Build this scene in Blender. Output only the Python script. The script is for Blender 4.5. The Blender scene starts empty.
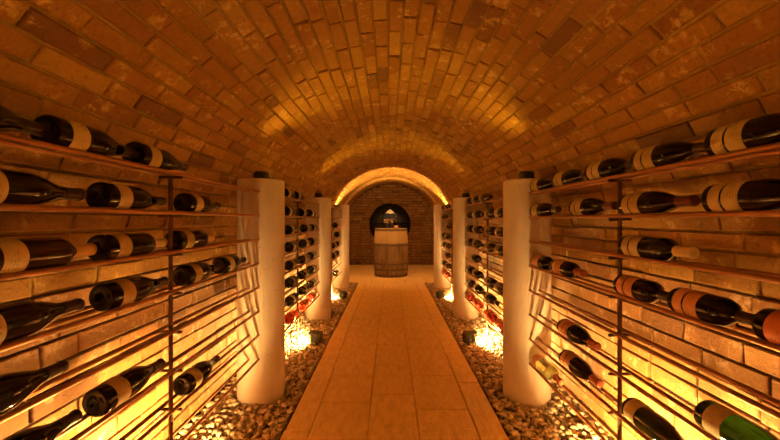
import bpy, math, random
import numpy as np
from mathutils import Vector, Matrix

PI = math.pi
random.seed(7)
rng = np.random.default_rng(11)
sc = bpy.context.scene
col = sc.collection

# ------------------------------------------------------------------ camera, world, exposure
cam_d = bpy.data.cameras.new('camera')
cam = bpy.data.objects.new('camera', cam_d)
col.objects.link(cam)
cam.location = (-0.025, 0.0, 1.10)
cam.rotation_euler = (PI / 2, 0, 0)
cam_d.sensor_width = 36.0
cam_d.lens = 368.0 / 780.0 * 36.0
cam_d.clip_start = 0.02
sc.camera = cam

w = bpy.data.worlds.new('world')
sc.world = w
w.use_nodes = True
w.node_tree.nodes['Background'].inputs[0].default_value = (0.02, 0.01, 0.004, 1)
w.node_tree.nodes['Background'].inputs[1].default_value = 0.3

vs = sc.view_settings
vs.view_transform = 'Standard'
vs.look = 'None'
vs.gamma = 1.0
vs.exposure = 0.38
vs.use_curve_mapping = False

AMBER = (1.0, 0.53, 0.03)
AMBER_LOW = (1.0, 0.57, 0.14)
FLOOD_W = 195.0
CAP_W = 17.5
BAY_W = 150.0
FLOOD_X, FLOOD_Z = 0.665, 0.075
BAYS = [-0.475, 1.395, 3.265, 5.135]            # middle of each bay between columns
COLS = [0.46, 2.33, 4.20, 6.07]                 # column rows
CAP_Z = 1.35


def spot(name, loc, target, watts, angle, blend, color, radius):
    d = bpy.data.lights.new(name, 'SPOT')
    d.energy = watts
    d.color = color
    d.spot_size = math.radians(angle)
    d.spot_blend = blend
    d.shadow_soft_size = radius
    o = bpy.data.objects.new(name, d)
    col.objects.link(o)
    o.location = loc
    v = Vector(target) - Vector(loc)
    o.rotation_euler = v.to_track_quat('-Z', 'Y').to_euler()
    return o


for yb in BAYS:
    for s in (-1, 1):
        spot('flood_beam', (s * (FLOOD_X + 0.048), yb, FLOOD_Z - 0.005), (s * 1.14, yb, 0.25),
             FLOOD_W, 172, 0.4, AMBER_LOW, 0.03)
for yc in COLS[:3]:
    for s in (-1, 1):
        spot('column_beam', (s * 0.84, yc, CAP_Z + 0.075), (-s * 0.30, yc, 1.35 + 0.82),
             CAP_W, 112, 1.0, AMBER, 0.035)
for s in (-1, 1):
    spot('alcove_beam', (s * 1.09, 7.00, 1.25), (s * 0.72, 7.10, 1.78), BAY_W, 96, 0.5, AMBER_LOW, 0.03)


# ------------------------------------------------------------------ materials
class NT:
    def __init__(self, name):
        m = bpy.data.materials.new(name)
        m.use_nodes = True
        self.m = m
        self.t = m.node_tree
        self.b = self.t.nodes['Principled BSDF']

    def n(self, kind, **kw):
        nd = self.t.nodes.new(kind)
        for k, v in kw.items():
            setattr(nd, k, v)
        return nd

    def link(self, a, b):
        self.t.links.new(a, b)

    def coords(self, which='Object', scale=None):
        tc = self.n('ShaderNodeTexCoord')
        out = tc.outputs[which]
        if scale:
            mp = self.n('ShaderNodeMapping')
            mp.inputs['Scale'].default_value = scale
            self.link(out, mp.inputs['Vector'])
            out = mp.outputs[0]
        return out

    def noise(self, vec, scale, detail=4, rough=0.55):
        nz = self.n('ShaderNodeTexNoise')
        nz.inputs['Scale'].default_value = scale
        nz.inputs['Detail'].default_value = detail
        nz.inputs['Roughness'].default_value = rough
        self.link(vec, nz.inputs['Vector'])
        return nz.outputs['Fac']

    def ramp(self, fac, stops):
        r = self.n('ShaderNodeValToRGB')
        e = r.color_ramp.elements
        while len(e) < len(stops):
            e.new(0.5)
        for el, (p, c) in zip(e, stops):
            el.position = p
            el.color = (c[0], c[1], c[2], 1) if len(c) == 3 else c
        self.link(fac, r.inputs[0])
        return r.outputs[0]

    def mix(self, fac, a, b, mode='MIX'):
        mx = self.n('ShaderNodeMix', data_type='RGBA', blend_type=mode)
        for i, v in ((0, fac), (6, a), (7, b)):
            if hasattr(v, 'node'):
                self.link(v, mx.inputs[i])
            elif i == 0:
                mx.inputs[0].default_value = v
            else:
                mx.inputs[i].default_value = (v[0], v[1], v[2], 1)
        return mx.outputs[2]

    def bump(self, h, strength, dist=0.01):
        bp = self.n('ShaderNodeBump')
        bp.inputs['Strength'].default_value = strength
        bp.inputs['Distance'].default_value = dist
        self.link(h, bp.inputs['Height'])
        self.link(bp.outputs[0], self.b.inputs['Normal'])

    def set(self, **kw):
        for k, v in kw.items():
            i = self.b.inputs[k.replace('_', ' ')]
            if hasattr(v, 'node'):
                self.link(v, i)
            elif isinstance(v, tuple):
                i.default_value = (v[0], v[1], v[2], 1)
            else:
                i.default_value = v
        return self


def mat_brick(name, dark=1.0, blue=1.0):
    N = NT(name)
    B = dark * blue
    v = N.coords()
    geo = N.n('ShaderNodeNewGeometry')
    rnd = geo.outputs['Random Per Island']
    base = N.ramp(rnd, [(0.0, (0.20 * dark, 0.075 * dark, 0.025 * dark)), (0.12, (0.40 * dark, 0.165 * dark, 0.022 * B)),
                        (0.5, (0.50 * dark, 0.242 * dark, 0.036 * B)), (0.85, (0.44 * dark, 0.190 * dark, 0.028 * B)),
                        (1.0, (0.60 * dark, 0.325 * dark, 0.060 * B))])
    big = N.noise(v, 9, 5, 0.6)
    blot = N.ramp(big, [(0.51, (0.0, 0.0, 0.0)), (0.63, (1, 1, 1))])
    c1 = N.mix(N.ramp(N.noise(v, 26, 6, 0.7), [(0.49, (0, 0, 0)), (0.55, (0.85, 0.85, 0.85))]), base,
               (0.88 * dark, 0.56 * dark, 0.16 * B))
    c2 = N.mix(blot, base, c1)
    c3 = N.mix(N.ramp(N.noise(v, 70, 4, 0.7), [(0.34, (0.5, 0.5, 0.5)), (0.46, (0, 0, 0))]), c2,
               (0.22 * dark, 0.08 * dark, 0.035 * dark))
    N.set(Base_Color=c3, Roughness=0.8)
    h = N.mix(0.5, N.noise(v, 45, 6, 0.7), N.noise(v, 12, 4, 0.6))
    N.bump(h, 1.0, 0.016)
    return N.m


def mat_mortar(name, c):
    N = NT(name)
    v = N.coords()
    f = N.noise(v, 30, 5, 0.6)
    cc = N.ramp(f, [(0.3, (c[0] * 0.7, c[1] * 0.66, c[2] * 0.6)), (0.7, c)])
    N.set(Base_Color=cc, Roughness=0.95)
    N.bump(N.noise(v, 90, 4, 0.7), 0.7, 0.006)
    return N.m


def mat_gravel():
    N = NT('gravel_stone')
    geo = N.n('ShaderNodeNewGeometry')
    c = N.ramp(geo.outputs['Random Per Island'],
               [(0.0, (0.30, 0.22, 0.15)), (0.3, (0.55, 0.46, 0.35)), (0.55, (0.44, 0.38, 0.31)),
                (0.75, (0.72, 0.64, 0.52)), (0.9, (0.45, 0.29, 0.17)), (1.0, (0.85, 0.78, 0.68))])
    f = N.noise(N.coords(), 120, 3, 0.6)
    c2 = N.mix(N.ramp(f, [(0.4, (0.35, 0.35, 0.35)), (0.6, (0, 0, 0))]), c, (0.14, 0.10, 0.07))
    N.set(Base_Color=c2, Roughness=0.75)
    return N.m


def mat_slab():
    N = NT('path_stone')
    v = N.coords()
    geo = N.n('ShaderNodeNewGeometry')
    base = N.ramp(geo.outputs['Random Per Island'],
                  [(0.0, (0.80, 0.60, 0.26)), (0.5, (0.83, 0.63, 0.28)), (1.0, (0.86, 0.66, 0.30))])
    s = N.coords('Object', (9, 3, 4))
    c1 = N.mix(N.ramp(N.noise(s, 3, 6, 0.65), [(0.38, (0.8, 0.8, 0.8)), (0.60, (0, 0, 0))]), base, (0.66, 0.46, 0.20))
    c2 = N.mix(N.ramp(N.noise(v, 16, 6, 0.7), [(0.60, (0, 0, 0)), (0.72, (0.8, 0.8, 0.8))]), c1, (0.42, 0.26, 0.11))
    N.set(Base_Color=c2, Roughness=0.5)
    N.bump(N.mix(0.5, N.noise(v, 40, 5, 0.65), N.noise(s, 6, 5, 0.6)), 0.8, 0.014)
    return N.m


def mat_concrete():
    N = NT('cast_column_stone')
    v = N.coords()
    vor = N.n('ShaderNodeTexVoronoi')
    vor.inputs['Scale'].default_value = 34
    N.link(v, vor.inputs['Vector'])
    msk = N.ramp(N.noise(v, 22, 3, 0.6), [(0.50, (0, 0, 0)), (0.58, (1, 1, 1))])
    pore = N.ramp(vor.outputs['Distance'], [(0.10, (1, 1, 1)), (0.17, (0, 0, 0))])
    pm = N.mix(1.0, pore, msk, 'MULTIPLY')
    base = N.ramp(N.noise(v, 5, 5, 0.6), [(0.3, (0.50, 0.43, 0.42)), (0.7, (0.60, 0.53, 0.52))])
    c = N.mix(pm, base, (0.26, 0.19, 0.12))
    N.set(Base_Color=c, Roughness=0.7)
    N.bump(N.mix(0.7, N.noise(v, 30, 4, 0.6), N.mix(pm, (1, 1, 1), (0, 0, 0))), 0.25, 0.01)
    return N.m


def mat_simple(name, c, rough=0.5, metal=0.0, nscale=0, namt=0.0, dark=None, **kw):
    N = NT(name)
    if nscale:
        f = N.noise(N.coords(), nscale, 5, 0.65)
        N.set(Base_Color=N.ramp(f, [(0.35, dark or tuple(x * 0.5 for x in c)), (0.65, c)]))
        N.bump(f, namt, 0.004)
    else:
        N.set(Base_Color=c)
    N.set(Roughness=rough, Metallic=metal, **kw)
    return N.m


def mat_glass(name, c, rough=0.06, trans=0.6):
    N = NT(name)
    N.set(Base_Color=c, Roughness=rough, Transmission_Weight=trans, IOR=1.5, Specular_IOR_Level=0.3)
    return N.m


def mat_label(name, paper, ink, bands=34):
    # printed lines of small type on paper, running round the bottle
    N = NT(name)
    tc = N.coords()
    sep = N.n('ShaderNodeSeparateXYZ')
    N.link(tc, sep.inputs[0])
    wv = N.n('ShaderNodeMath', operation='MULTIPLY')
    N.link(sep.outputs['Z'], wv.inputs[0])
    wv.inputs[1].default_value = bands * 6.2832 * 4
    sn = N.n('ShaderNodeMath', operation='SINE')
    N.link(wv.outputs[0], sn.inputs[0])
    g1 = N.ramp(sn.outputs[0], [(0.55, (0, 0, 0)), (0.7, (1, 1, 1))])
    mp = N.n('ShaderNodeMapping')
    mp.inputs['Scale'].default_value = (260, 260, 60)
    N.link(tc, mp.inputs['Vector'])
    g2 = N.ramp(N.noise(mp.outputs[0], 1.0, 2), [(0.47, (0, 0, 0)), (0.53, (1, 1, 1))])
    blk = N.ramp(N.noise(tc, 30, 1), [(0.46, (0, 0, 0)), (0.5, (0.75, 0.75, 0.75))])
    m = N.mix(1.0, N.mix(1.0, g1, g2, 'MULTIPLY'), blk, 'MULTIPLY')
    stain = N.ramp(N.noise(tc, 18, 4), [(0.3, tuple(x * 0.78 for x in paper)), (0.6, paper)])
    N.set(Base_Color=N.mix(m, stain, ink), Roughness=0.75)
    return N.m


def mat_emit(name, c, strength):
    N = NT(name)
    N.set(Base_Color=(0.8, 0.7, 0.5), Emission_Color=c, Emission_Strength=strength)
    return N.m


M = {
    'brick': mat_brick('old_brick', 0.64),
    'brick_wall': mat_brick('old_wall_brick', 0.64, 2.2),
    'brick_shaded': mat_brick('old_brick_end_wall_shaded', 0.36),  # same old brick, darkened so the end wall's dimness sits in the colour
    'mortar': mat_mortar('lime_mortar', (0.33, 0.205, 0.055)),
    'mortar_wall': mat_mortar('wall_mortar_shaded', (0.045, 0.025, 0.009)),  # near-black: the shadow in the recessed wall joints is put into the colour
    'soil': mat_mortar('ground_soil', (0.24, 0.17, 0.11)),
    'gravel': mat_gravel(),
    'slab': mat_slab(),
    'grout': mat_mortar('path_grout', (0.72, 0.52, 0.24)),
    'concrete': mat_concrete(),
    'copper': mat_simple('aged_copper_rod', (0.42, 0.19, 0.085), 0.36, 0.55, 9, 0.05, (0.30, 0.125, 0.055)),
    'iron': mat_simple('rusty_iron', (0.16, 0.075, 0.04), 0.6, 0.5, 80, 0.4, (0.07, 0.03, 0.015)),
    'black': mat_simple('black_lamp_housing', (0.012, 0.011, 0.012), 0.4),
    'green_black': mat_simple('dark_green_lamp_housing', (0.03, 0.035, 0.015), 0.5),
    'lens': mat_emit('lamp_lens', (1.0, 0.6, 0.2), 30),
    'glow': mat_emit('amber_lamp_glow', (1.0, 0.40, 0.08), 0.45),
    'strip': mat_emit('strip_glow', (1.0, 0.50, 0.14), 95),
    'bulb': mat_emit('warm_bulb', (1.0, 0.75, 0.45), 60),
    'g_black': mat_glass('black_wine_glass', (0.007, 0.0035, 0.0025), 0.035, 0.0),
    'g_brown': mat_glass('brown_wine_glass', (0.045, 0.016, 0.006), 0.07, 0.3),
    'g_green': mat_glass('green_wine_glass', (0.010, 0.060, 0.003), 0.05, 0.8),
    'g_olive': mat_glass('olive_wine_glass', (0.016, 0.022, 0.004), 0.05, 0.3),
    'g_pale': mat_glass('pale_wine_glass', (0.80, 0.78, 0.30), 0.05, 0.9),
    'g_rose': mat_glass('rose_wine_glass', (0.62, 0.06, 0.03), 0.08, 0.45),
    'g_frost': mat_glass('smoked_amber_glass', (0.85, 0.60, 0.25), 0.3, 0.35),
    'g_clear': mat_glass('clear_glass', (0.95, 0.95, 0.95), 0.02, 1.0),
    'l_cream': mat_label('cream_label', (0.52, 0.40, 0.19), (0.20, 0.11, 0.05)),
    'l_white': mat_label('white_label', (0.60, 0.50, 0.30), (0.12, 0.08, 0.06)),
    'l_red': mat_label('red_label', (0.60, 0.20, 0.10), (0.20, 0.03, 0.02)),
    'l_pink': mat_label('orange_label', (0.68, 0.34, 0.20), (0.25, 0.06, 0.03)),
    'c_dark': mat_simple('dark_capsule', (0.03, 0.010, 0.008), 0.3, 0.2),
    'c_wine': mat_simple('wine_red_capsule', (0.12, 0.030, 0.018), 0.3, 0.1),
    'c_gold': mat_simple('gold_capsule', (0.62, 0.40, 0.16), 0.4, 0.2),
    'c_cream': mat_simple('cream_capsule', (0.66, 0.54, 0.34), 0.5),
    'c_red': mat_simple('red_capsule', (0.33, 0.085, 0.045), 0.35, 0.1),
    'niche': mat_simple('dark_niche_plaster', (0.014, 0.007, 0.004), 0.7, 0, 20, 0.3),
    'dark_wood': mat_simple('dark_stained_wood', (0.010, 0.005, 0.003), 0.8, 0, 30, 0.3, None, Specular_IOR_Level=0.08),
    'iron_hoop': mat_simple('barrel_hoop_iron', (0.17, 0.12, 0.08), 0.6, 0.5, 25, 0.4, (0.07, 0.05, 0.035)),
    'brass': mat_simple('brass_lamp', (0.55, 0.30, 0.08), 0.3, 0.9),
}


def mat_barrel():
    N = NT('weathered_oak')
    v = N.coords('Object', (10, 10, 1.4))
    geo = N.n('ShaderNodeNewGeometry')
    base = N.ramp(geo.outputs['Random Per Island'],
                  [(0.0, (0.17, 0.11, 0.055)), (0.5, (0.24, 0.165, 0.085)), (1.0, (0.31, 0.22, 0.12))])
    c = N.mix(N.ramp(N.noise(v, 2.2, 6, 0.7), [(0.4, (0.7, 0.7, 0.7)), (0.6, (0, 0, 0))]), base, (0.07, 0.035, 0.018))
    # the upper third is coloured paler than the wood below
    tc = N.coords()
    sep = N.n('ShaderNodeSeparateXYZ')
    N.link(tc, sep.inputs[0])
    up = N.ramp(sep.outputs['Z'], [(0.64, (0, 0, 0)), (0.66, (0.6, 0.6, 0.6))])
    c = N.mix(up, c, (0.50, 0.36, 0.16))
    N.set(Base_Color=c, Roughness=0.7)
    N.bump(N.noise(v, 4, 5, 0.7), 0.5, 0.01)
    return N.m


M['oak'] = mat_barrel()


# ------------------------------------------------------------------ mesh helpers
class MB:
    def __init__(self):
        self.v, self.f = [], []

    def add(self, vs_, fs_):
        k = len(self.v)
        self.v += [tuple(p) for p in vs_]
        self.f += [tuple(k + i for i in f) for f in fs_]

    def box(self, c, s, bev=0.0, mat=None):
        x, y, z = s[0] / 2, s[1] / 2, s[2] / 2
        b = min(bev, x * 0.9, y * 0.9, z * 0.9)
        if b <= 0:
            pts = [(i * x, j * y, k * z) for i in (-1, 1) for j in (-1, 1) for k in (-1, 1)]
            fs_ = [(0, 1, 3, 2), (4, 6, 7, 5), (0, 4, 5, 1), (2, 3, 7, 6), (0, 2, 6, 4), (1, 5, 7, 3)]
        else:
            import bmesh
            bm = bmesh.new()
            bmesh.ops.create_cube(bm, size=1.0)
            for q in bm.verts:
                q.co = Vector((q.co.x * s[0], q.co.y * s[1], q.co.z * s[2]))
            bmesh.ops.bevel(bm, geom=bm.edges[:], offset=b, segments=3, affect='EDGES', profile=0.5)
            bm.verts.index_update()
            pts = [q.co.copy() for q in bm.verts]
            fs_ = [tuple(q.index for q in f.verts) for f in bm.faces]
            bm.free()
        if mat is not None:
            pts = [mat @ Vector(p) for p in pts]
        self.add([(p[0] + c[0], p[1] + c[1], p[2] + c[2]) for p in pts], fs_)
        return self

    def tube(self, a, b, r, n=12, r2=None):
        a, b = Vector(a), Vector(b)
        d = (b - a).normalized()
        u = d.orthogonal().normalized()
        t = d.cross(u)
        r2 = r if r2 is None else r2
        pts = []
        for p, rr in ((a, r), (b, r2)):
            for i in range(n):
                an = 2 * PI * i / n
                pts.append(p + (u * math.cos(an) + t * math.sin(an)) * rr)
        fs_ = [(i, (i + 1) % n, n + (i + 1) % n, n + i) for i in range(n)]
        fs_ += [tuple(range(n - 1, -1, -1)), tuple(range(n, 2 * n))]
        self.add(pts, fs_)
        return self

    def lathe(self, prof, n=24, a0=0.0, a1=2 * PI, z0=0.0, axis=None):
        full = abs(a1 - a0 - 2 * PI) < 1e-6
        m = n if full else n + 1
        pts, fs_ = [], []
        for r, z in prof:
            for i in range(m):
                an = a0 + (a1 - a0) * i / n
                pts.append((r * math.cos(an), r * math.sin(an), z + z0))
        for j in range(len(prof) - 1):
            for i in range(n):
                i2 = (i + 1) % m
                fs_.append((j * m + i, j * m + i2, (j + 1) * m + i2, (j + 1) * m + i))
        if axis is not None:
            pts = [axis @ Vector(p) for p in pts]
        self.add(pts, fs_)
        return self

    def mesh(self, name, m, smooth=False, angle=None):
        me = bpy.data.meshes.new(name)
        me.from_pydata(self.v, [], self.f)
        me.validate()
        if isinstance(m, (list, tuple)):
            for q in m:
                me.materials.append(q)
        else:
            me.materials.append(m)
        if smooth:
            me.polygons.foreach_set('use_smooth', [True] * len(me.polygons))
            if angle is not None:
                me.set_sharp_from_angle(angle=math.radians(angle))
        me.update()
        return me

    def build(self, name, m, parent=None, smooth=False, angle=None, loc=None):
        o = bpy.data.objects.new(name, self.mesh(name, m, smooth, angle))
        col.objects.link(o)
        if parent is not None:
            o.parent = parent
        if loc is not None:
            o.location = loc
        return o


def empty(name, loc=(0, 0, 0), rz=0.0):
    o = bpy.data.objects.new(name, None)
    o.empty_display_size = 0.05
    col.objects.link(o)
    o.location = loc
    o.rotation_euler = (0, 0, rz)
    return o


def tag(o, label=None, cat=None, group=None, kind=None):
    for k, v in (('label', label), ('category', cat), ('group', group), ('kind', kind)):
        if v:
            o[k] = v
    return o


# ------------------------------------------------------------------ vault and walls
R_MAIN, ZC = 1.14, 0.86
Y0, Y1, Y2, Y3 = -1.60, 6.26, 8.10, 9.05
R_BAY = 1.195
BRICK_L, JOINT, PITCH = 0.250, 0.009, 0.068


def profile(R, s):
    """point on the wall-vault-wall profile at arc length s from the left foot, and the inward normal"""
    if s < ZC:
        return (-R, s), (1, 0)
    arc = PI * R
    if s < ZC + arc:
        a = PI - (s - ZC) / R
        return (R * math.cos(a), ZC + R * math.sin(a)), (-math.cos(a), -math.sin(a))
    return (R, ZC - (s - ZC - arc)), (-1, 0)


def brick_faces(mb, corner, nrm, h, edge=0.0035):
    """corner: four points on the mortar bed; raised by h along nrm with a worn edge"""
    c = [Vector(p) for p in corner]
    cen = sum(c, Vector()) / 4
    nv = [Vector(q) for q in nrm]
    jit = [Vector((random.uniform(-1, 1), random.uniform(-1, 1), random.uniform(-1, 1))) * 0.0018 for _ in range(4)]
    tilt = [h + random.uniform(-0.0016, 0.0016) for _ in range(4)]
    base = [c[i] - nv[i] * 0.006 for i in range(4)]
    mid = [c[i] + jit[i] + nv[i] * (tilt[i] - edge) for i in range(4)]
    top = []
    for i in range(4):
        d = (cen - c[i])
        p = c[i] + jit[i]
        for k in (1, 3):
            e = (c[(i + k) % 4] - c[i])
            p = p + e.normalized() * edge
        top.append(p + nv[i] * tilt[i])
    vs_ = base + mid + top
    fs_ = [(8, 9, 10, 11)]
    for a in (0, 4):
        for i in range(4):
            j = (i + 1) % 4
            fs_.append((a + i, a + j, a + 4 + j, a + 4 + i))
    mb.add(vs_, fs_)


def vault_segment(R, ya, yb, buckets):
    total = 2 * ZC + PI * R
    nw, nv = round(ZC / 0.077), round(PI * R / PITCH)
    lines = [ZC * i / nw for i in range(nw)] + [ZC + PI * R * i / nv for i in range(nv)] + [ZC + PI * R + ZC * i / nw for i in range(nw + 1)]
    for j in range(len(lines) - 1):
        s0, s1 = lines[j] + JOINT / 2, lines[j + 1] - JOINT / 2
        sm = (s0 + s1) / 2
        side = 'left' if sm < ZC else ('right' if sm > total - ZC else 'top')
        y = ya - random.uniform(0, BRICK_L) * 0.3 - (0.5 * BRICK_L if j % 2 else 0)
        (xa, za), na = profile(R, s0)
        (xb, zb), nb = profile(R, s1)
        while y < yb:
            L = BRICK_L + random.uniform(-0.014, 0.014)
            if random.random() < 0.06:
                L *= 0.55
            p0, p1 = max(y + JOINT / 2, ya), min(y + L - JOINT / 2, yb)
            y += L
            if p1 - p0 < 0.02:
                continue
            h = random.gauss(0.011, 0.0022) if side != 'top' else random.gauss(0.0080, 0.0026)
            h = max(0.002, min(0.015, h))
            brick_faces(buckets[side], [(xa, p0, za), (xb, p0, zb), (xb, p1, zb), (xa, p1, za)],
                        [(na[0], 0, na[1]), (nb[0], 0, nb[1]), (nb[0], 0, nb[1]), (na[0], 0, na[1])], h)


def shell(mb, R, ya, yb, part, thick=0.22):
    if part == 'left':
        pts = [(-R, -0.10), (-R, ZC)]
        outp = [(-R - thick, -0.10), (-R - thick, ZC)]
    elif part == 'right':
        pts = [(R, ZC), (R, -0.10)]
        outp = [(R + thick, ZC), (R + thick, -0.10)]
    else:
        pts, outp = [], []
        for i in range(49):
            a = PI - PI * i / 48
            pts.append((R * math.cos(a), ZC + R * math.sin(a)))
            outp.append(((R + thick) * math.cos(a), ZC + (R + thick) * math.sin(a)))
    n = len(pts)
    vs_ = [(x, ya, z) for x, z in pts] + [(x, yb, z) for x, z in pts] + \
          [(x, ya, z) for x, z in outp] + [(x, yb, z) for x, z in outp]
    fs_ = []
    for i in range(n - 1):
        fs_ += [(i, i + 1, n + i + 1, n + i), (2 * n + i, 3 * n + i, 3 * n + i + 1, 2 * n + i + 1),
                (i, 2 * n + i, 2 * n + i + 1, i + 1), (n + i, n + i + 1, 3 * n + i + 1, 3 * n + i)]
    fs_ += [(0, n, 3 * n, 2 * n), (n - 1, 3 * n - 1, 4 * n - 1, 2 * n - 1)]
    mb.add(vs_, fs_)


segs = [(R_MAIN, Y0, Y1), (R_BAY, Y1, Y2), (R_MAIN, Y2, Y3)]
bk = {'left': MB(), 'right': MB(), 'top': MB()}
for R, ya, yb in segs:
    vault_segment(R, ya, yb, bk)
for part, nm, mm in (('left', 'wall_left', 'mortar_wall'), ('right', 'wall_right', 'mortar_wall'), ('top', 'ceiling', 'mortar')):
    mo = MB()
    for R, ya, yb in segs:
        shell(mo, R, ya, yb, part)
    nm_faces = len(mo.f)
    mo.add(bk[part].v, bk[part].f)
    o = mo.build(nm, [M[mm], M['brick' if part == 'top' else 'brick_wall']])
    idx = [0] * nm_faces + [1] * (len(o.data.polygons) - nm_faces)
    o.data.polygons.foreach_set('material_index', idx)
    tag(o, kind='structure')


def end_wall(name, y, facing, hole=None, brick='brick_shaded', Rw=R_MAIN):
    """flat brick wall closing the tunnel; facing is -1 when it looks back at the camera"""
    mo = MB()
    # mortar face, with a round opening when asked for
    outline = []
    for i in range(96):
        a = 2 * PI * i / 96
        dx, dz = math.cos(a), math.sin(a)
        hx, hz, hr = hole if hole else (0, 1.0, 0.02)
        t = 3.0
        if abs(dx) > 1e-6:
            t = min(t, ((Rw + 0.1) * (1 if dx > 0 else -1) - hx) / dx)
        if dz < -1e-6:
            t = min(t, (-0.1 - hz) / dz)
        if dz > 1e-6:
            t = min(t, (ZC + Rw + 0.1 - hz) / dz)
        outline.append(((hx + hr * dx, y, hz + hr * dz), (hx + t * dx, y, hz + t * dz)))
    n = 96
    vs_ = [p for p, q in outline] + [q for p, q in outline]
    vs_ += [(p[0], p[1] - facing * 0.2, p[2]) for p in vs_]
    fs_ = []
    for i in range(n):
        j = (i + 1) % n
        fs_ += [(i, j, n + j, n + i), (2 * n + i, 3 * n + i, 3 * n + j, 2 * n + j), (i, 2 * n + i, 2 * n + j, j),
                (n + i, n + j, 3 * n + j, 3 * n + i)]
    mo.add(vs_, fs_)
    if not hole:
        mo.add([p for p, q in outline], [tuple(range(n))])
    nf = len(mo.f)
    z, j = 0.0, 0
    while z < ZC + Rw:
        za, zb = z + JOINT / 2, z + PITCH - JOINT / 2
        zm = (za + zb) / 2
        half = Rw if zm < ZC else math.sqrt(max(0, Rw ** 2 - (zb - ZC) ** 2)) if zb - ZC < Rw else 0
        x = -half - (0.5 * BRICK_L if j % 2 else 0.1)
        while x < half:
            L = BRICK_L + random.uniform(-0.01, 0.01)
            xa, xb = max(x + JOINT / 2, -half), min(x + L - JOINT / 2, half)
            x += L
            if xb - xa < 0.02:
                continue
            parts = [(xa, xb)]
            if hole:
                hx, hz, hr = hole
                dz = min(abs(za - hz), abs(zb - hz))
                if za < hz < zb:
                    dz = 0
                if dz < hr:
                    w_ = math.sqrt(hr * hr - dz * dz)
                    parts = [(xa, min(xb, hx - w_)), (max(xa, hx + w_), xb)]
            for a, b in parts:
                if b - a > 0.015:
                    nn = (0, facing, 0)
                    brick_faces(mo, [(a, y, za), (b, y, za), (b, y, zb), (a, y, zb)], [nn] * 4,
                                max(0.002, random.gauss(0.006, 0.002)))
        z += PITCH
        j += 1
    o = mo.build(name, [M['mortar_wall'], M[brick]])
    o.data.polygons.foreach_set('material_index', [0] * nf + [1] * (len(o.data.polygons) - nf))
    tag(o, kind='structure')


HOLE = (-0.025, 1.0, 0.475)
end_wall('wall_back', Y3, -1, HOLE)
end_wall('wall_front', Y0, 1, None, 'brick')

# ------------------------------------------------------------------ floor: soil bed, paved path, gravel
fl = MB()
fl.box((0, (Y0 + Y3) / 2, -0.085), (2 * R_BAY + 0.4, Y3 - Y0 + 0.4, 0.09))
tag(fl.build('floor', M['soil']), kind='structure')

pv = MB()
PATH_W = 0.578
pv.box((0, (Y0 + 6.45) / 2, -0.026), (2 * PATH_W - 0.01, 6.45 - Y0, 0.028))
pv.box((0, (6.45 + Y3) / 2, -0.026), (2 * R_BAY - 0.04, Y3 - 6.45, 0.028))
nf = len(pv.f)


def slab(mb, xa, xb, ya, yb, h=0.0):
    g = 0.0022
    xa, xb, ya, yb = xa + g, xb - g, ya + g, yb - g
    e = 0.006
    j = lambda: random.uniform(-0.0025, 0.0025)
    b = [(xa, ya), (xb, ya), (xb, yb), (xa, yb)]
    b = [(p[0] + j(), p[1] + j()) for p in b]
    t = [(xa + e, ya + e), (xb - e, ya + e), (xb - e, yb - e), (xa + e, yb - e)]
    t = [(p[0] + j(), p[1] + j()) for p in t]
    hh = [h + random.uniform(-0.0012, 0.0012) for _ in range(4)]
    vs_ = [(p[0], p[1], -0.02) for p in b] + [(p[0], p[1], -0.004 + h) for p in b] + \
          [(p[0], p[1], hh[i]) for i, p in enumerate(t)]
    fs_ = [(8, 9, 10, 11)]
    for a in (0, 4):
        for i in range(4):
            k = (i + 1) % 4
            fs_.append((a + i, a + k, a + 4 + k, a + 4 + i))
    mb.add(vs_, fs_)


xs = [-0.578, -0.44, -0.14, 0.125, 0.43, 0.578]
for a, b in zip(xs[:-1], xs[1:]):
    y = Y0 - random.uniform(0, 0.3)
    while y < 6.45:
        L = random.choice([0.38, 0.46, 0.55, 0.68]) if b - a > 0.2 else random.choice([0.42, 0.55, 0.7])
        ya, yb = max(y, Y0), min(y + L, 6.45)
        y += L
        if yb - ya > 0.03:
            slab(pv, a, b, ya, yb)
y = 6.45
while y < Y3 - 0.01:
    yb = min(y + 0.30, Y3)
    x = -R_BAY + 0.02 - random.uniform(0, 0.3)
    lim = R_BAY - 0.02
    while x < lim:
        L = random.choice([0.3, 0.4, 0.5])
        a, b = max(x, -lim), min(x + L, lim)
        if b - a > 0.03:
            slab(pv, a, b, y, yb)
        x += L
    y = yb
o = pv.build('floor_path', [M['grout'], M['slab']])
o.data.polygons.foreach_set('material_index', [0] * nf + [1] * (len(o.data.polygons) - nf))
tag(o, kind='structure')

import bmesh
bm = bmesh.new()
bmesh.ops.create_icosphere(bm, subdivisions=2, radius=1.0)
bm.verts.index_update()
ICO2 = np.array([v.co[:] for v in bm.verts]); ICO2F = np.array([[v.index for v in f.verts] for f in bm.faces])
bm.free()
bm = bmesh.new()
bmesh.ops.create_icosphere(bm, subdivisions=1, radius=1.0)
bm.verts.index_update()
ICO1 = np.array([v.co[:] for v in bm.verts]); ICO1F = np.array([[v.index for v in f.verts] for f in bm.faces])
bm.free()


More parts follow.
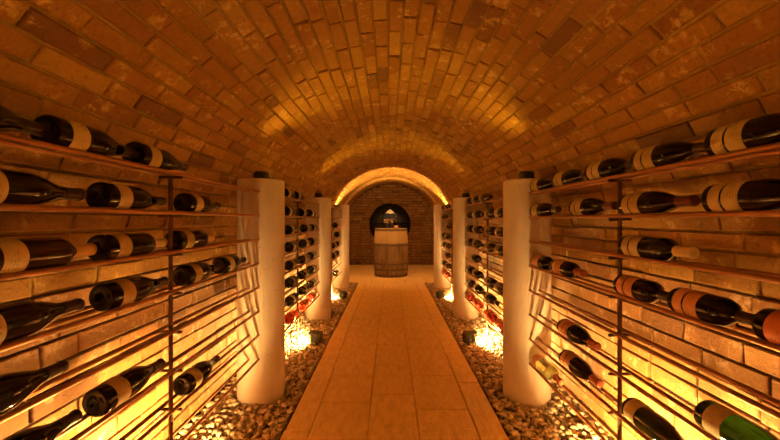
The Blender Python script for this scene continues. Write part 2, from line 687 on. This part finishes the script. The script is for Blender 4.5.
def gravel(side):
    xa, xb = PATH_W + 0.004, R_MAIN - 0.018
    verts, faces, off = [], [], 0
    cell = 0.0245
    pts = []
    y = Y0 + 0.02
    while y < 6.43:
        x = xa
        while x < xb:
            pts.append((x + rng.uniform(-.009, .009), y + rng.uniform(-.009, .009), rng.uniform(-0.024, -0.004), rng.uniform(0.010, 0.017)))
            x += cell
        y += cell
    for _ in range(2600):
        pts.append((rng.uniform(xa, xb), rng.uniform(Y0 + .02, 6.43), rng.uniform(0.000, 0.010), rng.uniform(0.011, 0.021)))
    for (x, y, z, r) in pts:
        skip = False
        for yc in COLS:
            if (x - 0.84) ** 2 + (y - yc) ** 2 < (0.143 + r * 0.9) ** 2:
                skip = True
        for yb in BAYS:
            if abs(x - FLOOD_X) < 0.05 and abs(y - yb) < 0.06:
                z = min(z, -0.016)
        if skip:
            continue
        x = min(max(x, xa + r * 1.3), xb - r * 1.35)
        near = 0.2 < y < 3.2
        S, F = (ICO2, ICO2F) if near else (ICO1, ICO1F)
        sc_ = np.array([r * rng.uniform(.85, 1.35), r * rng.uniform(.8, 1.1), r * rng.uniform(.55, .85)])
        d1, d2 = rng.normal(size=3), rng.normal(size=3)
        d1 /= np.linalg.norm(d1); d2 /= np.linalg.norm(d2)
        P = S * (1 - 0.22 * np.clip(S @ d1 - .3, 0, 1) - 0.28 * np.clip(S @ d2 - .2, 0, 1))[:, None] 
        P = P * (1 + rng.normal(0, .02, size=(len(S), 1))) * sc_
        a = rng.uniform(0, 2 * PI); ca, sa = math.cos(a), math.sin(a)
        t = rng.uniform(-.5, .5); ct, st = math.cos(t), math.sin(t)
        Rz = np.array([[ca, -sa, 0], [sa, ca, 0], [0, 0, 1]]); Rx = np.array([[1, 0, 0], [0, ct, -st], [0, st, ct]])
        P = P @ (Rz @ Rx).T + np.array([x, y, z])
        P[:, 0] *= side
        verts.append(P); faces.append((F if side > 0 else F[:, ::-1]) + off); off += len(P)
    V = np.concatenate(verts); Fc = np.concatenate(faces)
    me = bpy.data.meshes.new('gravel_bed')
    me.vertices.add(len(V)); me.vertices.foreach_set('co', V.ravel())
    me.loops.add(Fc.size); me.loops.foreach_set('vertex_index', Fc.ravel())
    me.polygons.add(len(Fc)); me.polygons.foreach_set('loop_start', np.arange(0, Fc.size, 3))
    me.polygons.foreach_set('loop_total', np.full(len(Fc), 3))
    me.polygons.foreach_set('use_smooth', [True] * len(Fc))
    me.materials.append(M['gravel'])
    me.update(); me.validate()
    o = bpy.data.objects.new('gravel_bed', me)
    col.objects.link(o)
    nm = 'left' if side < 0 else 'right'
    tag(o, 'bed of tan and grey pebbles between the path and the %s wall' % nm, 'gravel', kind='stuff')


gravel(-1)
gravel(1)

# ------------------------------------------------------------------ columns
CR = 0.143
NEARNESS = ['beside the camera', 'nearest in view', 'middle of three in view', 'farthest, by the end alcove']
cprof = [(0.0001, -0.03), (CR, -0.03), (CR, CAP_Z - 0.006), (CR - 0.006, CAP_Z), (0.0001, CAP_Z)]
for i, yc in enumerate(COLS):
    for s in (-1, 1):
        c = MB().lathe(cprof, 64).build('column', M['concrete'], None, True, 40, (s * 0.84, yc, 0))
        sd = 'left' if s < 0 else 'right'
        extra = ' with black lamp on top' if i < 3 else ' with bare top'
        tag(c, 'round cream stone column%s, %s side, %s' % (extra, sd, NEARNESS[i]), 'column', 'stone columns along the path', 'thing')

# lamps standing on the columns
for i, yc in enumerate(COLS[:3]):
    for s in (-1, 1):
        root = empty('uplight', (s * 0.84, yc, CAP_Z))
        MB().lathe([(0.001, 0), (0.034, 0), (0.042, 0.006), (0.046, 0.018), (0.046, 0.042), (0.042, 0.052), (0.036, 0.056),
                    (0.034, 0.050), (0.001, 0.048)], 32).build('housing', M['black'], root, True, 50)
        MB().lathe([(0.001, 0.0515), (0.033, 0.0515), (0.033, 0.049)], 24).build('lens', M['glow'], root)
        sd = 'left' if s < 0 else 'right'
        tag(root, 'small round black uplight on top of the %s column, %s' % (sd, NEARNESS[i]), 'lamp', 'black uplights on the columns')

# floodlights in the gravel
BAYNAME = ['behind the camera', 'beside the nearest rack', 'in the middle bay', 'in the farthest bay']
for i, yb in enumerate(BAYS):
    for s in (-1, 1):
        root = empty('floodlight', (s * FLOOD_X, yb, 0.0))
        rot = Matrix.Rotation(-s * math.radians(10), 3, 'Y')
        h = MB()
        h.box((0, 0, 0.062), (0.055, 0.105, 0.085), 0.008, rot)
        for k in range(5):
            h.box((-s * 0.030, -0.036 + k * 0.018, 0.052), (0.022, 0.004, 0.066), 0.001, rot)
        for q in (-1, 1):
            h.box((s * 0.036, q * 0.049, 0.068), (0.030, 0.004, 0.078), 0.001, rot)
            w_ = 0.030 if q < 0 else 0.060
            h.box((s * (0.021 + w_ / 2 - 0.004 * q), 0, 0.068 + q * 0.037), (w_, 0.100, 0.004), 0.001, rot)
        h.build('housing', M['green_black'], root, True, 40)
        MB().box((s * 0.0275, 0, 0.067), (0.003, 0.085, 0.062), 0.001, rot).build('lens', M['lens'], root)
        st = MB().tube((0, 0, -0.02), (0, 0, 0.03), 0.007)
        st.box((0, -0.056, 0.035), (0.02, 0.004, 0.06), 0.001).box((0, 0.056, 0.035), (0.02, 0.004, 0.06), 0.001)
        st.box((0, 0, 0.007), (0.02, 0.116, 0.004), 0.001)
        st.build('bracket', M['black'], root)
        sd = 'left' if s < 0 else 'right'
        tag(root, 'dark floodlight in the %s gravel facing the wall, %s' % (sd, BAYNAME[i]), 'lamp',
            'floodlights in the gravel')

# wall lamps in the far bay
for s in (-1, 1):
    root = empty('wall_lamp', (s * (R_BAY - 0.085), 7.00, 1.19))
    MB().box((s * 0.058, 0, 0), (0.04, 0.06, 0.07), 0.003).build('back_plate', M['brass'], root)
    MB().lathe([(0.001, -0.03), (0.020, -0.03), (0.038, 0.03), (0.036, 0.03), (0.018, -0.024), (0.001, -0.024)], 24
               ).build('lamp_shade', M['brass'], root, True, 50)
    MB().lathe([(0.001, 0.005), (0.013, 0.01), (0.017, 0.025), (0.012, 0.038), (0.001, 0.042)], 16).build('bulb', M['bulb'], root, True)
    sd = 'left' if s < 0 else 'right'
    tag(root, 'small glowing brass wall lamp on the %s wall of the end alcove' % sd, 'lamp', 'wall lamps of the end alcove')

# light strip fixed to the back of the main vault's end edge, lighting the alcove vault
strip = MB()
NSG = 60
pts = []
for yy in (Y1 + 0.004, Y1 + 0.012):
    for rr in (R_MAIN + 0.022, R_MAIN + 0.046):
        for i in range(NSG + 1):
            a = math.radians(12 + 156 * i / NSG)
            pts.append((rr * math.cos(a), yy, ZC + rr * math.sin(a)))
m1 = NSG + 1
fs_ = []
for i in range(NSG):
    for a, b in ((0, m1), (m1, 3 * m1), (3 * m1, 2 * m1), (2 * m1, 0)):
        fs_.append((a + i, a + i + 1, b + i + 1, b + i))
fs_ += [(0, m1, 3 * m1, 2 * m1), (NSG, 2 * m1 + NSG, 3 * m1 + NSG, m1 + NSG)]
strip.add(pts, fs_)
tag(strip.build('light_strip', M['strip']), 'glowing amber light strip hidden behind the end edge of the long brick vault', 'lamp')

# ------------------------------------------------------------------ wine racks
XF, XB, XM, RR = 0.808, 0.865, 0.8365, 0.0072


def level_z(side, k):
    return 1.270 - 0.143 * k if side < 0 else 1.260 - 0.145 * k


RACKN = {0: 'nearest', 1: 'middle', 2: 'farthest'}
for si in range(3):
    ya, yb = COLS[si], COLS[si + 1]
    for s in (-1, 1):
        sd = 'left' if s < 0 else 'right'
        ym = BAYS[si + 1] - (0.033 if s < 0 else 0.015)
        root = empty('wine_rack', (s * XM, ym, 0))
        for k in range(8):
            z = level_z(s, k)
            for X in (XF, XB):
                inset = math.sqrt(CR ** 2 - (X - 0.84) ** 2) - 0.004
                y_a, y_b = ya + inset, yb - inset
                MB().tube((s * (X - XM), y_a - ym, z), (s * (X - XM), y_b - ym, z), RR, 14).build('rod', M['copper'], root, True, 40)
            MB().tube((s * -0.042, 0, z - 0.0128), (s * 0.042, 0, z - 0.0128), 0.0056, 10).build('crossbar', M['iron'], root, True, 40)
        MB().tube((0, 0, -0.03), (0, 0, level_z(s, 0) - 0.008), 0.0078, 14).build('upright', M['iron'], root, True, 40)
        tag(root, '%s %s wine rack of paired copper rods strung between two cream columns' % (RACKN[si], sd), 'wine rack',
            'copper rod wine racks')

# ------------------------------------------------------------------ bottles
PROF = {
    'burgundy': [(0.001, 0.012), (0.018, 0.008), (0.030, 0.0), (0.037, 0.001), (0.0405, 0.006), (0.041, 0.012), (0.041, 0.130), (0.0405, 0.142),
                 (0.038, 0.160), (0.033, 0.180), (0.026, 0.202), (0.020, 0.220), (0.0165, 0.236), (0.0148, 0.252), (0.0142, 0.283),
                 (0.0158, 0.284), (0.0158, 0.292), (0.0140, 0.2945), (0.001, 0.2945)],
    'bordeaux': [(0.001, 0.014), (0.018, 0.009), (0.030, 0.0), (0.036, 0.001), (0.0385, 0.006), (0.039, 0.012), (0.039, 0.180), (0.038, 0.190),
                 (0.034, 0.202), (0.026, 0.212), (0.019, 0.220), (0.0155, 0.230), (0.0145, 0.245), (0.0142, 0.285),
                 (0.0160, 0.286), (0.0160, 0.294), (0.0140, 0.2965), (0.001, 0.2965)],
}
PROF['short'] = [(r_, z_ if z_ < 0.1 else z_ - 0.0345) for r_, z_ in PROF['bordeaux']]
RAD = {'burgundy': 0.041, 'bordeaux': 0.039, 'short': 0.039}
_mesh = {}


def body_mesh(shape, g, n):
    key = ('b', shape, g, n)
    if key not in _mesh:
        _mesh[key] = MB().lathe(PROF[shape], n).mesh('wine_bottle', M[g], True, 60)
    return _mesh[key]


def label_mesh(shape, l, style, n):
    key = ('l', shape, l, style, n)
    if key not in _mesh:
        r = RAD[shape] + 0.0006
        mb = MB()
        bands = {'one': [(0.032, 0.084)], 'two': [(0.025, 0.058), (0.064, 0.108)], 'tall': [(0.030, 0.125)], 'low': [(0.02, 0.072)]}[style]
        for a, b in bands:
            mb.lathe([(r - 0.0012, a), (r, a + 0.0003), (r, b - 0.0003), (r - 0.0012, b)], n, -1.95, 1.95)
        _mesh[key] = mb.mesh('label', M[l], True, 50)
    return _mesh[key]


def capsule_mesh(shape, c, n):
    key = ('c', shape, c, n)
    if key not in _mesh:
        e = 0.0008
        pr = [(r + e, z) for r, z in PROF[shape] if z > (0.222 if shape != 'short' else 0.19) and r > 0.01]
        top = PROF[shape][-1][1]
        pr = [(pr[0][0] - e - 0.0006, pr[0][1])] + pr + [(0.012, top + 0.0008), (0.001, top + 0.0008)]
        _mesh[key] = MB().lathe(pr, n).mesh('capsule', M[c], True, 50)
    return _mesh[key]


GLASSN = {'g_black': 'black', 'g_brown': 'dark brown', 'g_green': 'bright green', 'g_olive': 'olive', 'g_pale': 'pale yellow', 'g_rose': 'rosy red'}
LABN = {'l_cream': 'cream', 'l_white': 'white', 'l_red': 'red', 'l_pink': 'orange'}
LEVELN = ['top', 'second', 'third', 'fourth', 'fifth', 'sixth', 'seventh', 'lowest']
ORD = ['nearest', 'second nearest', 'third nearest', 'fourth nearest', 'fifth nearest', 'sixth nearest']


def bottle(side, si, k, ybutt, shape, g, l, style, c, pos, count):
    n = 28 if si == 0 else 16
    R = RAD[shape]
    h = math.sqrt((R + RR) ** 2 - ((XB - XF) / 2) ** 2)
    z = level_z(side, k) + h + 0.0004
    ax = Vector((0, 1, 0)) if side < 0 else Vector((0, -1, 0))
    an = math.radians(28 + random.uniform(-16, 16))
    lx = Vector((-side * math.cos(an), 0, math.sin(an)))
    ly = ax.cross(lx)
    mat = Matrix(((lx.x, ly.x, ax.x, side * XM), (lx.y, ly.y, ax.y, ybutt), (lx.z, ly.z, ax.z, z), (0, 0, 0, 1)))
    root = bpy.data.objects.new('wine_bottle', body_mesh(shape, g, n))
    col.objects.link(root)
    root.matrix_world = mat
    for nm, me in (('label', label_mesh(shape, l, style, n)), ('capsule', capsule_mesh(shape, c, n))):
        o = bpy.data.objects.new(nm, me)
        col.objects.link(o)
        o.parent = root
    sd = 'left' if side < 0 else 'right'
    where = 'lone bottle' if count == 1 else ORD[pos] + ' bottle'
    tag(root, '%s, %s level of %s %s rack, %s glass with %s label' % (where, LEVELN[k], RACKN[si], sd, GLASSN[g], LABN[l]), 'bottle',
        'bottles on the %s %s rack' % (RACKN[si], sd))


def row(side, si, k, items):
    """items: (butt distance, shape, glass, label, style, capsule)"""
    key = (lambda t: t[0])
    items = sorted(items, key=key)
    for i, t in enumerate(items):
        bottle(side, si, k, t[0], *t[1:], i, len(items))


B, D, S = 'burgundy', 'bordeaux', 'short'
# nearest rack, left wall: butts towards the camera
C1 = (B, 'g_black', 'l_cream', 'one', 'c_dark')
row(-1, 0, 0, [(0.565, *C1), (0.865, *C1), (1.163, *C1)])
row(-1, 0, 1, [(0.672, B, 'g_black', 'l_cream', 'low', 'c_dark'), (1.022, *C1), (1.440, *C1)])
row(-1, 0, 2, [(0.705, D, 'g_brown', 'l_white', 'one', 'c_gold'), (1.022, D, 'g_black', 'l_cream', 'one', 'c_cream'), (1.375, D, 'g_black', 'l_cream', 'one', 'c_gold')])
row(-1, 0, 3, [(0.668, B, 'g_black', 'l_cream', 'low', 'c_dark'), (1.035, *C1), (1.432, *C1), (1.750, B, 'g_black', 'l_white', 'one', 'c_dark')])
row(-1, 0, 4, [(0.62, *C1)])
row(-1, 0, 5, [(0.660, *C1), (1.012, *C1)])
row(-1, 0, 6, [(1.432, B, 'g_black', 'l_white', 'one', 'c_dark')])
# nearest rack, right wall: necks towards the camera
row(1, 0, 0, [(y, B, 'g_black', 'l_cream', 'two', 'c_dark') for y in (0.968, 1.266, 1.562, 1.872, 2.172)])
row(1, 0, 1, [(y, B, 'g_black', 'l_cream', 'two', c) for y, c in ((0.978, 'c_dark'), (1.332, 'c_wine'), (1.70, 'c_wine'), (2.172, 'c_dark'))])
row(1, 0, 2, [(1.335, D, 'g_olive', 'l_white', 'two', 'c_cream')])
row(1, 0, 3, [(0.842, S, 'g_black', 'l_red', 'tall', 'c_dark'), (1.100, S, 'g_black', 'l_pink', 'two', 'c_dark'), (1.364, S, 'g_black', 'l_pink', 'two', 'c_dark'),
              (1.895, S, 'g_black', 'l_pink', 'two', 'c_red'), (2.165, S, 'g_black', 'l_pink', 'two', 'c_dark')])
row(1, 0, 5, [(1.001, B, 'g_green', 'l_white', 'one', 'c_dark'), (1.82, B, 'g_black', 'l_pink', 'two', 'c_red')])
row(1, 0, 6, [(1.314, B, 'g_olive', 'l_white', 'low', 'c_dark'), (1.80, B, 'g_black', 'l_pink', 'two', 'c_red')])
row(1, 0, 7, [(2.15, D, 'g_pale', 'l_pink', 'low', 'c_red')])
# middle racks
L2 = {0: [2.80, 3.12], 1: [2.83, 3.30, 3.66], 2: [2.90, 3.45, 3.75], 3: [2.93, 3.40, 3.74]}
for k in range(8):
    ys = L2.get(k, [2.93, 3.36, 3.72])
    for y in ys:
        pass
    g = 'g_rose' if k == 7 else 'g_black'
    row(-1, 1, k, [(y + random.uniform(-.008, .008), B if k % 2 else D, g, 'l_red' if k == 7 else ('l_white' if random.random() < .3 else 'l_cream'), 'one',
                    'c_red' if k == 7 else ('c_gold' if k == 2 else 'c_dark')) for y in ys])
R2 = {0: [3.43, 3.74, 4.05], 1: [2.93, 3.235, 3.70, 4.045], 2: [2.93, 3.235, 3.70, 4.045], 3: [2.92, 3.235, 3.72, 4.045], 4: [3.80],
      5: [2.93, 3.235, 3.72, 4.03], 6: [3.235, 3.66, 3.99], 7: [2.93, 3.235, 3.70, 4.04]}
for k in range(8):
    row(1, 1, k, [(y, B if k in (0, 1, 3, 6) else D, 'g_rose' if k == 7 else 'g_black',
                   'l_red' if k == 7 else ('l_white' if random.random() < .4 else 'l_cream'), 'two' if k % 2 else 'one',
                   'c_red' if k == 7 else ('c_wine' if k == 2 else 'c_dark')) for y in R2[k]])
# farthest racks
L3 = {2: [5.40], 3: [5.60], 4: [5.20, 5.58], 5: [5.20, 5.55], 7: [5.42]}
for k, ys in L3.items():
    row(-1, 2, k, [(y, B, 'g_black', 'l_cream', 'one', 'c_dark') for y in ys])
R3 = {0: [5.61, 5.92], 1: [5.88], 2: [5.46], 3: [5.58, 5.91], 4: [5.50, 5.85], 5: [5.58], 6: [5.47, 5.87], 7: [5.58, 5.91]}
for k, ys in R3.items():
    row(1, 2, k, [(y, B, 'g_rose' if k == 7 else 'g_black', 'l_cream', 'one', 'c_dark') for y in ys])

# ------------------------------------------------------------------ barrel with bottle and glasses
BX, BY = -0.005, 7.32
broot = empty('wine_barrel', (BX, BY, 0.0))
H = 0.935


def brad(z):
    t = (z / H - 0.46) / 0.54
    return 0.345 - 0.030 * t * t


staves = MB()
NS = 26
for i in range(NS):
    a0, a1 = 2 * PI * i / NS + 0.004, 2 * PI * (i + 1) / NS - 0.004
    zs = [H * j / 14 for j in range(15)]
    pts, fs_ = [], []
    for zz in zs:
        r = brad(zz)
        for q in range(4):
            a = a0 + (a1 - a0) * q / 3
            pts.append((r * math.cos(a), r * math.sin(a), zz))
        for q in (3, 0):
            a = a0 + (a1 - a0) * q / 3
            pts.append(((r - 0.022) * math.cos(a), (r - 0.022) * math.sin(a), zz))
    for j in range(14):
        for q in range(6):
            fs_.append((j * 6 + q, j * 6 + (q + 1) % 6, (j + 1) * 6 + (q + 1) % 6, (j + 1) * 6 + q))
    fs_ += [tuple(range(5, -1, -1)), tuple(range(14 * 6, 14 * 6 + 6))]
    staves.add(pts, fs_)
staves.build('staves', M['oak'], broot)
hd = MB()
for i in range(6):
    xa, xb = -0.29 + i * 0.0967, -0.29 + (i + 1) * 0.0967 - 0.003
    ya_, yb_ = (math.sqrt(max(0, 0.293 ** 2 - max(abs(xa), abs(xb)) ** 2)),) * 2
    mx = min(abs(xa), abs(xb)) if xa * xb > 0 else 0
    pts = []
    nn = 7
    for j in range(nn):
        x = xa + (xb - xa) * j / (nn - 1)
        pts.append((x, -math.sqrt(max(0, 0.2935 ** 2 - x * x))))
    for j in range(nn - 1, -1, -1):
        x = xa + (xb - xa) * j / (nn - 1)
        pts.append((x, math.sqrt(max(0, 0.2935 ** 2 - x * x))))
    m_ = len(pts)
    hd.add([(p[0], p[1], H - 0.030) for p in pts] + [(p[0], p[1], H - 0.012) for p in pts],
           [tuple(range(m_ - 1, -1, -1)), tuple(range(m_, 2 * m_))] + [(j, (j + 1) % m_, m_ + (j + 1) % m_, m_ + j) for j in range(m_)])
hd.build('head', M['oak'], broot)
for za, zb in ((0.012, 0.055), (0.125, 0.160), (0.235, 0.270), (0.600, 0.635), (0.885, 0.925)):
    pr = []
    for j in range(5):
        zz = za + (zb - za) * j / 4
        pr.append((brad(zz) + 0.004, zz))
    pr = [(brad(za) - 0.001, za)] + pr + [(brad(zb) - 0.001, zb)]
    MB().lathe(pr, 64).build('hoop', M['iron_hoop'], broot, True, 40)
tag(broot, 'weathered oak barrel standing upright on the path at the far end of the cellar', 'barrel')

TOP = H - 0.012


def upright_bottle(x, y, g, l, c, label, style='low'):
    r = bpy.data.objects.new('wine_bottle', body_mesh(D, g, 16))
    col.objects.link(r)
    r.location = (x, y, TOP + 0.0005)
    r.rotation_euler = (0, 0, -PI / 2)
    for nm, me in (('label', label_mesh(D, l, style, 16)), ('capsule', capsule_mesh(D, c, 16))):
        o = bpy.data.objects.new(nm, me)
        col.objects.link(o)
        o.parent = r
    tag(r, label, 'bottle')


GP = [(0.001, 0.0), (0.034, 0.0), (0.034, 0.002), (0.006, 0.006), (0.004, 0.012), (0.004, 0.080), (0.010, 0.088), (0.028, 0.102), (0.038, 0.122),
      (0.040, 0.142), (0.034, 0.185), (0.0325, 0.185), (0.0385, 0.142), (0.0365, 0.123), (0.027, 0.1035), (0.009, 0.0905), (0.001, 0.089)]
glass_me = MB().lathe(GP, 20).mesh('wine_glass', M['g_clear'], True, 50)


def wine_glass(x, y, z, label, grp, rot=0.0):
    o = bpy.data.objects.new('wine_glass', glass_me)
    col.objects.link(o)
    o.location = (x, y, z)
    o.rotation_euler = (rot, 0, 0)
    tag(o, label, 'glass', grp)


upright_bottle(BX + 0.100, BY - 0.08, 'g_black', 'l_pink', 'c_dark', 'orange-labelled wine bottle standing at the right of the barrel top')
wine_glass(BX - 0.075, BY - 0.05, TOP + 0.0005, 'clear stemmed wine glass at the left of the barrel top', 'glasses on the barrel')
wine_glass(BX + 0.02, BY - 0.10, TOP + 0.0005, 'clear stemmed wine glass beside the bottle in the middle of the barrel top', 'glasses on the barrel')

# ------------------------------------------------------------------ round niche in the end wall
hx, hz, hr = HOLE
to_y = Matrix.Rotation(-PI / 2, 4, 'X')      # lathe axis z -> y
nroot = empty('window_1', (hx, Y3, hz))
tag(nroot, kind='structure')
MB().lathe([(hr - 0.001, -0.03), (hr - 0.001, 0.42), (0.001, 0.42)], 96, axis=to_y).build('recess', M['niche'], nroot, True, 40)
MB().lathe([(hr - 0.055, 0.045), (hr - 0.055, -0.035), (hr - 0.045, -0.05), (hr + 0.022, -0.05), (hr + 0.032, -0.036), (hr + 0.032, -0.004), (hr - 0.002, -0.004), (hr - 0.002, 0.045),
            (hr - 0.055, 0.045)], 96, axis=to_y).build('frame', M['dark_wood'], nroot, True, 30)
mu = MB()
mu.box((-0.17, 0.02, 0), (0.018, 0.022, 2 * math.sqrt(0.415 ** 2 - 0.17 ** 2)), 0.002)
mu.box((0.17, 0.02, 0), (0.018, 0.022, 2 * math.sqrt(0.415 ** 2 - 0.17 ** 2)), 0.002)
mu.build('mullion', M['dark_wood'], nroot)

shelf = MB().box((0, 0, 0), (0.90, 0.20, 0.018), 0.003).build('shelf', M['dark_wood'], None, True, 40, (hx, Y3 + 0.26, hz + 0.015))
tag(shelf, 'dark wooden shelf across the round window behind the barrel', 'shelf')
for i, x in enumerate((-0.13, -0.05, 0.03, 0.11)):
    o = bpy.data.objects.new('drinking_glass', None) if False else None
    t_ = MB().lathe([(0.001, 0.0), (0.028, 0.0), (0.036, 0.10), (0.034, 0.10), (0.026, 0.008), (0.001, 0.008)], 20)
    o = t_.build('tumbler', M['g_frost'], None, True, 40, (hx + x, Y3 + 0.24, hz + 0.0245))
    tag(o, 'clear tumbler on the round window shelf, %s of four' % ['leftmost', 'second from left', 'third from left', 'rightmost'][i], 'glass',
        'tumblers on the window shelf')
pr = empty('pendant_lamp', (hx, Y3 + 0.22, hz + 0.27))
MB().tube((0, 0, 0.09), (0, 0, 0.19), 0.004, 8).build('stem', M['brass'], pr)
MB().lathe([(0.02, 0.09), (0.05, 0.07), (0.115, 0.0), (0.112, 0.0), (0.047, 0.067), (0.018, 0.086)], 28).build('lamp_shade', M['glow'], pr, True, 40)
MB().lathe([(0.001, 0.0), (0.012, 0.006), (0.018, 0.022), (0.014, 0.040), (0.001, 0.048)], 16).build('bulb', M['bulb'], pr, True)
tag(pr, 'small brass pendant lamp glowing at the top of the round window', 'lamp')
